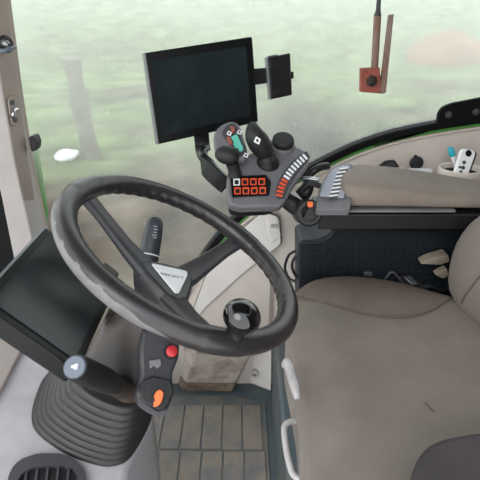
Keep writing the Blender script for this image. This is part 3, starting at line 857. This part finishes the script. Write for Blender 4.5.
# ================================================================== RIGHT SIDE WALL FITTINGS
WF = WY - .052
bk = thing('window_bracket', 'black plate with two bolts at the bottom edge of the side window', 'bracket', Y(460, 118, WY - .01))
bp_ = [(372, 147), (400, 138.5), (424, 133), (434, 129), (437.5, 122), (438.5, 113), (443, 107), (452, 103.5), (480, 98), (560, 86), (560, 108), (480, 122), (440, 128), (410, 135)]
MB().prism(rounded([Y(a, b, WY - .006) for a, b in bp_], .01), (0, .012, 0)).build('plate', M['frame'], bk, bevel=.003, seg=3)
for a, b in ((448.5, 114.8), (476, 112)):
    bo_ = MB().lathe(Y(a, b, WY - .006), (0, -1, 0), [(.0105, 0), (.0105, .002), (.0075, .003), (.0075, .008), (.006, .009)], 6).build('bolt', M['dgrey'], bk)
sw = thing('switch_unit', 'black rectangular switch unit set in the side wall beside the socket cap', 'switch', Y(390, 166, WF))
MB().prism(rounded([Y(a, b, WF - .004) for a, b in [(379, 166.5), (386, 161.5), (395, 160.5), (400, 167.5), (399, 172), (380, 172)]], .004), (0, .012, 0)).build('frame', M['softblack'], sw, bevel=.0015)
MB().prism(rounded([Y(a, b, WF - .006) for a, b in [(383, 166.5), (388, 163), (394, 162.5), (397, 167.5)]], .003), (0, .002, 0)).build('rocker', M['dgrey'], sw, bevel=.0008)
sc_ = thing('socket_cap', 'round black socket cap on the side wall left of the cup holder', 'cap', Y(416, 163, WF))
MB().lathe(Y(416, 162.5, WF + .004), (0, -1, .1), [(.0185, 0), (.0185, .008), (.015, .012), (.006, .0135)], 28).build('cap', M['softblack'], sc_, ang=30)
MB().box(Y(415.5, 156.5, WF - .004), (.007, .008, .009)).build('tab', M['softblack'], sc_, bevel=.002)
for (a0, a1, y0, lab) in ((384, 404, 167.5, 'white card half hidden behind the armrest, left one of two under the switch unit'), (408.5, 432, 168.5, 'white card with a blue stripe half hidden behind the armrest under the socket cap')):
    cdn = thing('card', lab, 'card', Y((a0 + a1) / 2, y0 + 4, WF - .03), 'white cards behind the armrest')
    Pq = [Y(a0, y0 + 1, WF - .03), Y(a0 + 2, y0, WF - .03), Y(a1 - .5, y0 + .6, WF - .03), Y(a1, y0 + 1.4, WF - .03), Y(a1, y0 + 9, WF - .03), Y(a0, y0 + 9, WF - .03)]
    MB().prism(Pq, (0, .004, 0)).build('sheet', M['white'], cdn, bevel=.0008)
    if a0 > 400:
        MB().prism([Y(a, b, WF - .0305) for a, b in [(413, 172.3), (427, 172.8), (427, 173.8), (413, 173.4)]], (0, .0004, 0)).build('stripe', M['blueside'], cdn)
# cup holder protruding from the wall
ch = thing('cup_holder', 'beige cup holder pocket on the side wall holding the remote control', 'cup holder', Y(460, 182, 1.235))
cc = Y(461, 168, 1.24); R1 = .055
def cup_ring(r, dz, e=1.0):
    return [cc + Vector((math.cos(2 * PI * k / 32) * r * 1.0, math.sin(2 * PI * k / 32) * r * .95, dz)) for k in range(32)]
MB().loft([cup_ring(R1 * .88, -.09), cup_ring(R1 * 1.02, -.02), cup_ring(R1 * 1.06, -.004), cup_ring(R1 * 1.02, .002), cup_ring(R1 * .92, .001), cup_ring(R1 * .86, -.006), cup_ring(R1 * .8, -.085)]).build('cup', M['beige'], ch, ang=70)
MB().loft([cup_ring(R1 * .845, -.012), cup_ring(R1 * .795, -.08), cup_ring(R1 * .02, -.082)], False, True).build('inner_shade', M['brownrub'], ch)  # dark skin added inside the beige cup to shade its opening
rm = thing('remote_control', 'white remote control with dark round buttons standing in the cup holder', 'remote', Y(462, 174, 1.235))
RP = Plane(Y(464, 162, 1.225), (.15, -.85, .35))
rp_ = [(461.5, 150.5), (464, 148.3), (473, 150), (476, 153), (474.5, 158), (468, 176), (466, 180), (455, 176), (455, 172)]
MB().prism(rounded([RP.at(*p) for p in rp_], .006), -RP.n * .012).build('shell', M['badge'], rm, bevel=.0025)
MB().prism(rounded([RP.at(*p, -.004) for p in [(474, 150.5), (477.3, 153.5), (475.5, 159), (468.5, 177.5), (467, 177)]], .004), -RP.n * .013).build('back_shell', M['softblack'], rm, bevel=.002)
MB().lathe(RP.at(468.5, 153.3), RP.n, [(.0088, 0), (.0088, .0012), (.0065, .002)], 22).build('round_button', M['bezel'], rm)
for a, b, r in ((464, 162.5, .0048), (463, 167.7, .0052), (459.7, 167.2, .0035), (460.7, 172, .0045)):
    MB().lathe(RP.at(a, b), RP.n, [(r, 0), (r, .0015), (r * .6, .002)], 16).build('button', M['dgrey'], rm)
pn = thing('pen', 'teal tipped white stick leaning beside the remote in the cup holder', 'pen', Y(457, 172, 1.255))
p0, p1 = Y(458.5, 173, 1.262), Y(450, 147.5, 1.275)
dd = p1 - p0
MB().tube([p0, p0 + dd * .5, p0 + dd * .66], [.0055, .006, .0062], 14).build('barrel', M['badge'], pn)
MB().tube([p0 + dd * .66, p0 + dd * .72, p0 + dd * .96, p1], [.0068, .0085, .0082, .005], 14).build('cap', M['teal'], pn, ang=50)
MB().tube([p0 + dd * .2 + Vector((.008, -.003, 0)), p0 + dd * .58 + Vector((.008, -.003, 0))], .003, 8).build('clip', M['blueside'], pn)

# ================================================================== SEAT
seat = thing('driver_seat', 'taupe fabric driver seat filling the lower right of the cab', 'seat', Vector((.38, .76, 0)))
ZS = .60
out_px = [(296, 292), (313, 281), (338, 276.5), (372, 278), (410, 285), (452, 297)]
front_px = [(305, 486), (302, 450), (299, 410), (292, 372), (286, 340), (288, 312)]
O = [Z(a, b, ZS - .02) for a, b in front_px] + [Z(a, b, ZS - .005) for a, b in out_px]
O += [Vector((.62, .96, ZS)), Vector((.70, .9, ZS)), Vector((.72, .7, ZS)), Vector((.70, .5, ZS)), Vector((.6, .42, ZS)), Vector((.4, .41, ZS)), Vector((.2, .415, ZS)), Vector((.12, .44, ZS))]
OS = closed_spline(O, 4)
cen = Vector((.40, .72, ZS))
def topz(x, y):
    d_ = math.hypot((x - .42) / .3, (y - .72) / .26)
    return ZS + .012 + .010 * min(1, d_ ** 2) - .006
rings = []
for sc, dz in ((.97, -.13), (1.0, -.10), (1.0, -.04), (.995, -.015), (.98, 0), (.955, .007), (.92, .010), (.8, .008), (.6, .004), (.35, .0), (.12, -.002)):
    rings.append([Vector((cen.x + (p.x - cen.x) * sc, cen.y + (p.y - cen.y) * sc, p.z + dz if sc > .9 else ZS + dz)) for p in OS])
MB().loft(rings).build('cushion', M['seat'], seat, ang=75)
# raised far-side bolster with a curved seam
arc = [(294, 296), (312, 300), (335, 306), (362, 313), (390, 316.5), (415, 315.5), (435, 309), (452, 298)]
arc = spline_px(arc, 5); far_ = spline_px(out_px, 7)
def samp(poly, t_):
    i = min(int(t_ * (len(poly) - 1)), len(poly) - 2); f_ = t_ * (len(poly) - 1) - i
    return (poly[i][0] * (1 - f_) + poly[i + 1][0] * f_, poly[i][1] * (1 - f_) + poly[i + 1][1] * f_)
rows = []
for i in range(25):
    t_ = i / 24
    A_ = Z(*samp(arc, t_), ZS + .006); B_ = Z(*samp(far_, t_), ZS + .004)
    row = []
    for k in range(9):
        u_ = k / 8; p = A_.lerp(B_, u_)
        hmp = math.sin(PI * u_) ** .8 * .012 * math.sin(PI * t_) ** .5
        p = Vector((p.x, p.y, p.z + hmp)); row.append(p)
    rows.append(row)
MB().sheet(rows, (0, 0, -.02)).build('side_bolster', M['bolster'], seat, ang=70)
sm = [Z(*samp(arc, i / 40), ZS + .0075) for i in range(41)]
MB().tube(sm, .0022, 8).build('seam', M['seam'], seat)
# small worn scratch on the cushion
MB().tube([Z(425, 402, ZS + .0085), Z(429, 407, ZS + .0085), Z(434, 411, ZS + .0085)], .0015, 6, 3).build('scratch', M['seam'], seat)
# backrest
secs = []
for k, (z, xf, yf, thk) in enumerate(((.59, .475, .99, .2), (.62, .452, 1.0, .22), (.68, .443, 1.003, .23), (.74, .446, .998, .23), (.79, .458, .985, .22), (.84, .485, .955, .19), (.88, .52, .91, .15), (.90, .56, .85, .1))):
    r_ = []
    y0 = .52; xb = xf + thk
    def xm(y): return xf + .05 * max(0, 1 - abs((y - .74) / (yf - .74)) ** 2.2)
    ys = [yf - (yf - y0) * j / 12 for j in range(13)]
    fr_ = [Vector((xm(y) + (.045 if j in (0, 12) else (.012 if j in (1, 11) else 0)), y, z)) for j, y in enumerate(ys)]
    r_ = fr_ + [Vector((xb, y0, z)), Vector((xb, .7, z)), Vector((xb, yf, z))]
    secs.append(r_)
brk = MB().loft(secs).build('backrest', M['seat'], seat, ang=75, sub=1)
hb_ = hitter(brk)
bs = [q for q in (hb_(a, b) for a, b in spline_px([(461.5, 303), (465, 296), (471, 288), (478, 279), (486, 270), (500, 258)], 4)) if q]
if len(bs) > 3: MB().tube(bs, .0022, 8).build('backrest_seam', M['seam'], seat)
# base
MB().prism([Vector((.098, .5, .0)), Vector((.106, 1.25, .0)), Vector((.7, 1.25, .0)), Vector((.7, .5, .0))], (0, 0, .30)).build('base', M['seatbase'], seat, bevel=.01)
MB().box((.42, .75, .39), (.56, .56, .18)).build('suspension', M['seatbase'], seat, bevel=.01)
MB().box((.125, .735, .46), (.02, .1, .06)).build('front_insert', M['blueside'], seat, bevel=.003)
h1 = [Y(285, 366, .70), Y(287.5, 362.5, .695), Y(291, 373, .675), Y(294.5, 386, .65), Y(297.5, 399, .63)]
MB().tube(h1, [.007, .009, .0095, .009, .005], 12, 4).build('adjuster_lever', M['handle'], seat)['label'] = 'light grey adjuster lever'
h2 = [Y(299, 421, .66), Y(290, 422, .655), Y(284.5, 427, .645), Y(285, 440, .62), Y(288, 458, .59), Y(293, 474, .565), Y(301, 480, .555)]
MB().tube(h2, .0058, 12, 5).build('tube_handle', M['handle'], seat)['label'] = 'light grey bent tube handle'

# near armrest, folded down, cropped by the picture
na = thing('armrest', 'dark grey rounded armrest end in the bottom right corner over the seat', 'armrest', Vector((.3, .36, .72)))
NZ = .72
no = [(409, 500), (412, 470), (418, 455), (428, 443), (444, 436), (480, 430), (620, 424), (700, 560), (420, 560)]
NO = [Z(a, b, NZ) for a, b in no]
MB().prism(rounded(NO, .02, 5), (0, 0, -.05)).build('armrest_pad', M['darkpad'], na, bevel=.012, seg=4)
MB().box((NO[6].x - .02, NO[6].y - .12, NZ - .09), (.05, .04, .12)).build('armrest_hinge', M['black'], na, bevel=.004)

# clutter between seat and storage box
bu = thing('seat_belt_buckle', 'black seat belt buckle lying between the seat and the storage box', 'buckle', Y(420, 285, 1.07))
Pb = Plane(Y(410, 280, 1.07), (.1, -.6, .8))
MB().prism(rounded([Pb.at(*p) for p in [(395, 276), (411, 274), (423, 284), (424, 292), (408, 288)]], .004), -Pb.n * .014).build('buckle', M['black'], bu, bevel=.003)
MB().prism([Pb.at(*p, .0) for p in [(404, 277), (410, 276), (418, 284), (412, 285)]], Pb.n * .002).build('latch_plate', M['steelbolt'], bu, bevel=.0006)
MB().tube([Pb.at(421, 288, .0), Pb.at(430, 286, .012), Pb.at(440, 290, .0), Pb.at(450, 287, -.01)], .006, 8, 5).build('strap', M['wire'], bu)
cl_ = tag(MB().prism(rounded([Y(*p, 1.045) for p in [(420, 264), (430, 259), (448, 254), (450, 262), (440, 265)]], .006), (0, .03, .0)).build('cloth', M['paper'], bevel=.003), 'pale crumpled cloth strip tucked between the backrest and the storage box', 'cloth')
tag(MB().prism(rounded([Y(*p, 1.045) for p in [(435, 275), (447, 268), (449, 276), (443, 279)]], .004), (0, .02, 0)).build('paper_scrap', M['paper'], bevel=.002), 'small pale paper scrap below the cloth strip beside the backrest', 'paper')
tag(MB().tube([Y(385, 279, 1.075), Y(392, 272, 1.075), Y(398, 277, 1.072), Y(404, 284, 1.07), Y(412, 290, 1.07)], .0035, 8, 6).build('wire', M['dgrey']), 'thin grey wire curling beside the seat belt buckle', 'wire')
tag(MB().box(Y(368, 273.5, 1.076), (.022, .012, .012)).build('plug', M['dgrey'], bevel=.002), 'small grey plug at the foot of the storage box behind the cushion', 'plug')

# ================================================================== OUTSIDE
# rusty bracket hanging from the roof in front of the glass
EY = 1.34
rk = thing('rod_bracket', 'rusty red bracket with upright rod and flat bar hanging in front of the side window', 'bracket', Y(372, 94, EY))
MB().prism([Y(a, b, EY) for a, b in [(361, 68.5), (380, 67.5), (381.5, 90), (384, 94), (360.5, 92)]], (0, .02, 0)).build('plate', M['rust'], rk, bevel=.002)
MB().lathe(Y(371.5, 81, EY), (0, -1, 0), [(.016, 0), (.016, .004), (.011, .005), (.011, .012), (.008, .014)], 6).build('bolt', M['brownrub'], rk)
MB().tube([Y(374.5, 69, EY + .01), Y(377.5, 16, EY + .01)], .0095, 12).build('rod', M['rustrod'], rk)
MB().tube([Y(377.5, 16, EY + .01), Y(378.2, 10, EY + .01), Y(379, -2, EY + .01), Y(385, -215, EY + .01)], [.010, .006, .0055, .0055], 12).build('rod_end', M['dgrey'], rk)
MB().prism([Y(a, b, EY - .004) for a, b in [(389.5, 15), (394, 14), (386, 93), (380, 93.5)]], (0, .016, 0)).build('flat_bar', M['rustrod'], rk, bevel=.0015)

GZ = -1.5
def gy(py): return Z(240, py, GZ).y
def fbm(x, y, s, o=3):
    return mnoise.fractal(Vector((x / s, y / s, 3.7)), 1.0, 2.0, o)
def sstep(a, b, x):
    t_ = min(1, max(0, (x - a) / (b - a))); return t_ * t_ * (3 - 2 * t_)
bmg = bmesh.new(); cl_layer = bmg.loops.layers.float_color.new('albedo')
ysn = [-2, 0, 1.5] + list(np.geomspace(2.2, 160, 110)); na_ = 120
gv = []
grass1, grass2, mud1, mud2, dark = [np.array(lin(c)[:3]) for c in ('566940', '6d7956', '5b5246', '342c25', '14191d')]
gcol = {}
BARE = [(-4.3, 19, 2.2, 2.2, .8), (-2.2, 12.6, 1.3, .8, .8), (-4.0, 13.4, 1.5, .8, .5), (8.5, 21, 2.5, 2.5, .8), (5.2, 15.2, 2.0, 1.2, .7), (1.0, 22, 2.4, 3, .55), (-9, 34, 5, 5, .5)]
for yv in ysn:
    row = []
    for k in range(na_ + 1):
        xr = (k / na_ * 2 - 1) * (max(yv, 1) * 1.0 + 6)
        n1 = fbm(xr, yv, 2.2); n2 = fbm(xr + 40, yv, .7)
        zz = GZ + .06 * n2 * min(1, 6 / max(yv, 1)) + (max(0, yv - 28) ** 1.15) * .085
        v = bmg.verts.new((xr, yv, zz)); row.append(v)
        u_ = 240 + 480 * xr / max(.5, (yv * math.cos(PITCH) + 2.7 * math.sin(PITCH)))   # bearing, for the field layout
        edge = 10.0 + 2.5 * n1
        g = sstep(edge - 2.5, edge + 2, yv)
        g = max(g, .8 * math.exp(-(((xr + 3.0) / 1.1) ** 2 + ((yv - 9.3) / 1.2) ** 2)))       # grass tuft by the post
        g *= 1 - .95 * math.exp(-(((xr - 1.7) / 2.3) ** 2 + ((yv - 12) / 6.5) ** 2))          # wet gravel
        g *= 1 - .7 * math.exp(-(((xr - 6.5) / 2.4) ** 2 + ((yv - 14) / 1.6) ** 2))
        c = grass1 * (.5 + .5 * n1) + grass2 * (.5 - .5 * n1)
        for qx, qy, rx_, ry_, am in BARE:
            g *= 1 - am * math.exp(-(((xr - qx) / rx_) ** 2 + ((yv - qy) / ry_) ** 2))
        mdc = mud1 * (.5 + .5 * n2) + mud2 * (.5 - .5 * n2)
        wet = math.exp(-(((xr - 1.7) / 2.2) ** 2 + ((yv - 11.5) / 5.5) ** 2))
        mdc = mdc * (1 - .85 * wet) + dark * .85 * wet
        cc_ = mdc * (1 - g) + c * g
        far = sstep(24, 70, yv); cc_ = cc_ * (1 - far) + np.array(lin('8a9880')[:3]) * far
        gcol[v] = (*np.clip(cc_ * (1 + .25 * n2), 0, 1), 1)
    gv.append(row)
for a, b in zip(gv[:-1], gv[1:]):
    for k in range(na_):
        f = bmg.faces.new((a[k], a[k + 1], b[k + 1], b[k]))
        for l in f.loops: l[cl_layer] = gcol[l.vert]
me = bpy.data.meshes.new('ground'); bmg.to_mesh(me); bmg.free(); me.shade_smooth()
gm = bpy.data.materials.new('field_ground'); gm.use_nodes = True; nt = gm.node_tree; b = nt.nodes['Principled BSDF']
b.inputs['Roughness'].default_value = .95; b.inputs['Specular IOR Level'].default_value = .1
at = nt.nodes.new('ShaderNodeAttribute'); at.attribute_name = 'albedo'
nz = nt.nodes.new('ShaderNodeTexNoise'); nz.inputs['Scale'].default_value = .9; nz.inputs['Detail'].default_value = 2.5; nz.inputs['Roughness'].default_value = .6
tcn = nt.nodes.new('ShaderNodeTexCoord'); nt.links.new(tcn.outputs['Object'], nz.inputs['Vector'])
mr = nt.nodes.new('ShaderNodeMapRange'); mr.inputs['From Min'].default_value = .3; mr.inputs['From Max'].default_value = .7; mr.inputs['To Min'].default_value = .7; mr.inputs['To Max'].default_value = 1.3
nt.links.new(nz.outputs['Fac'], mr.inputs['Value'])
vm = nt.nodes.new('ShaderNodeVectorMath'); vm.operation = 'SCALE'
nt.links.new(at.outputs['Color'], vm.inputs[0]); nt.links.new(mr.outputs['Result'], vm.inputs['Scale']); nt.links.new(vm.outputs[0], b.inputs['Base Color'])
me.materials.append(gm)
go_ = bpy.data.objects.new('ground', me); COL.objects.link(go_); struct(go_)

po = Z(92, 158, GZ)
mbp = MB(); rgp = []
for i in range(9):
    t_ = i / 8; rr = .17 + .03 * math.sin(i * 1.7)
    c = Vector((po.x - .15 * t_, po.y, GZ - .05 + 2.0 * t_))
    rgp.append([c + Vector((math.cos(2 * PI * k / 14) * rr * (1 + .12 * math.sin(3 * k)), math.sin(2 * PI * k / 14) * rr, 0)) for k in range(14)])
rgp.append([rgp[-1][k] * .3 + Vector((po.x - .15, po.y, GZ + 2.02)) * .7 for k in range(14)])
tag(mbp.loft(rgp).build('post', M['wood']), 'weathered grey post standing in the field beyond the dusty window', 'post')
lp_ = Z(68, 160, GZ)
mbl = MB().ball(lp_ + Vector((0, 0, .1)), .27, (0, 0, 1), (1, .6, .45), 20, 12)
for v in mbl.bm.verts: v.co += Vector((0, 0, .05 * mnoise.noise(v.co * 4)))
tag(mbl.build('bag', M['stone'], ang=80), 'pale white bag lying on the ground left of the post', 'bag')
hx = Z(445, 64, GZ)
mbh = MB().ball(hx + Vector((0, 0, .1)), 3.2, (0, 0, 1), (1, .7, .55), 28, 14)
for v in mbh.bm.verts: v.co += Vector((0, 0, .4 * mnoise.noise(v.co * .8)))
tag(mbh.build('soil_heap', M['soil'], ang=80), 'blurred rusty brown heap far out in the field at upper right', 'heap')

# ================================================================== LIGHT
w = bpy.data.worlds.new('sky'); S.world = w; w.use_nodes = True; nt = w.node_tree
bg = nt.nodes['Background']
tcw = nt.nodes.new('ShaderNodeTexCoord'); sx = nt.nodes.new('ShaderNodeSeparateXYZ'); nt.links.new(tcw.outputs['Generated'], sx.inputs[0])
rp = nt.nodes.new('ShaderNodeValToRGB')
rp.color_ramp.elements[0].position = .0; rp.color_ramp.elements[0].color = (1.0, 1.0, .99, 1)
rp.color_ramp.elements[1].position = .8; rp.color_ramp.elements[1].color = (.84, .91, 1.0, 1)
nt.links.new(sx.outputs['Z'], rp.inputs['Fac']); nt.links.new(rp.outputs['Color'], bg.inputs['Color'])
bg.inputs['Strength'].default_value = 1.5
sun = bpy.data.lights.new('sun', 'SUN'); sun.energy = .8; sun.angle = math.radians(40); sun.color = (1, .97, .92)
so_ = bpy.data.objects.new('sun', sun); COL.objects.link(so_); so_.rotation_euler = (math.radians(52), 0, math.radians(-25))

S.view_settings.view_transform = 'Standard'; S.view_settings.look = 'None'
S.view_settings.gamma = 1; S.view_settings.use_curve_mapping = False
S.view_settings.exposure = .75
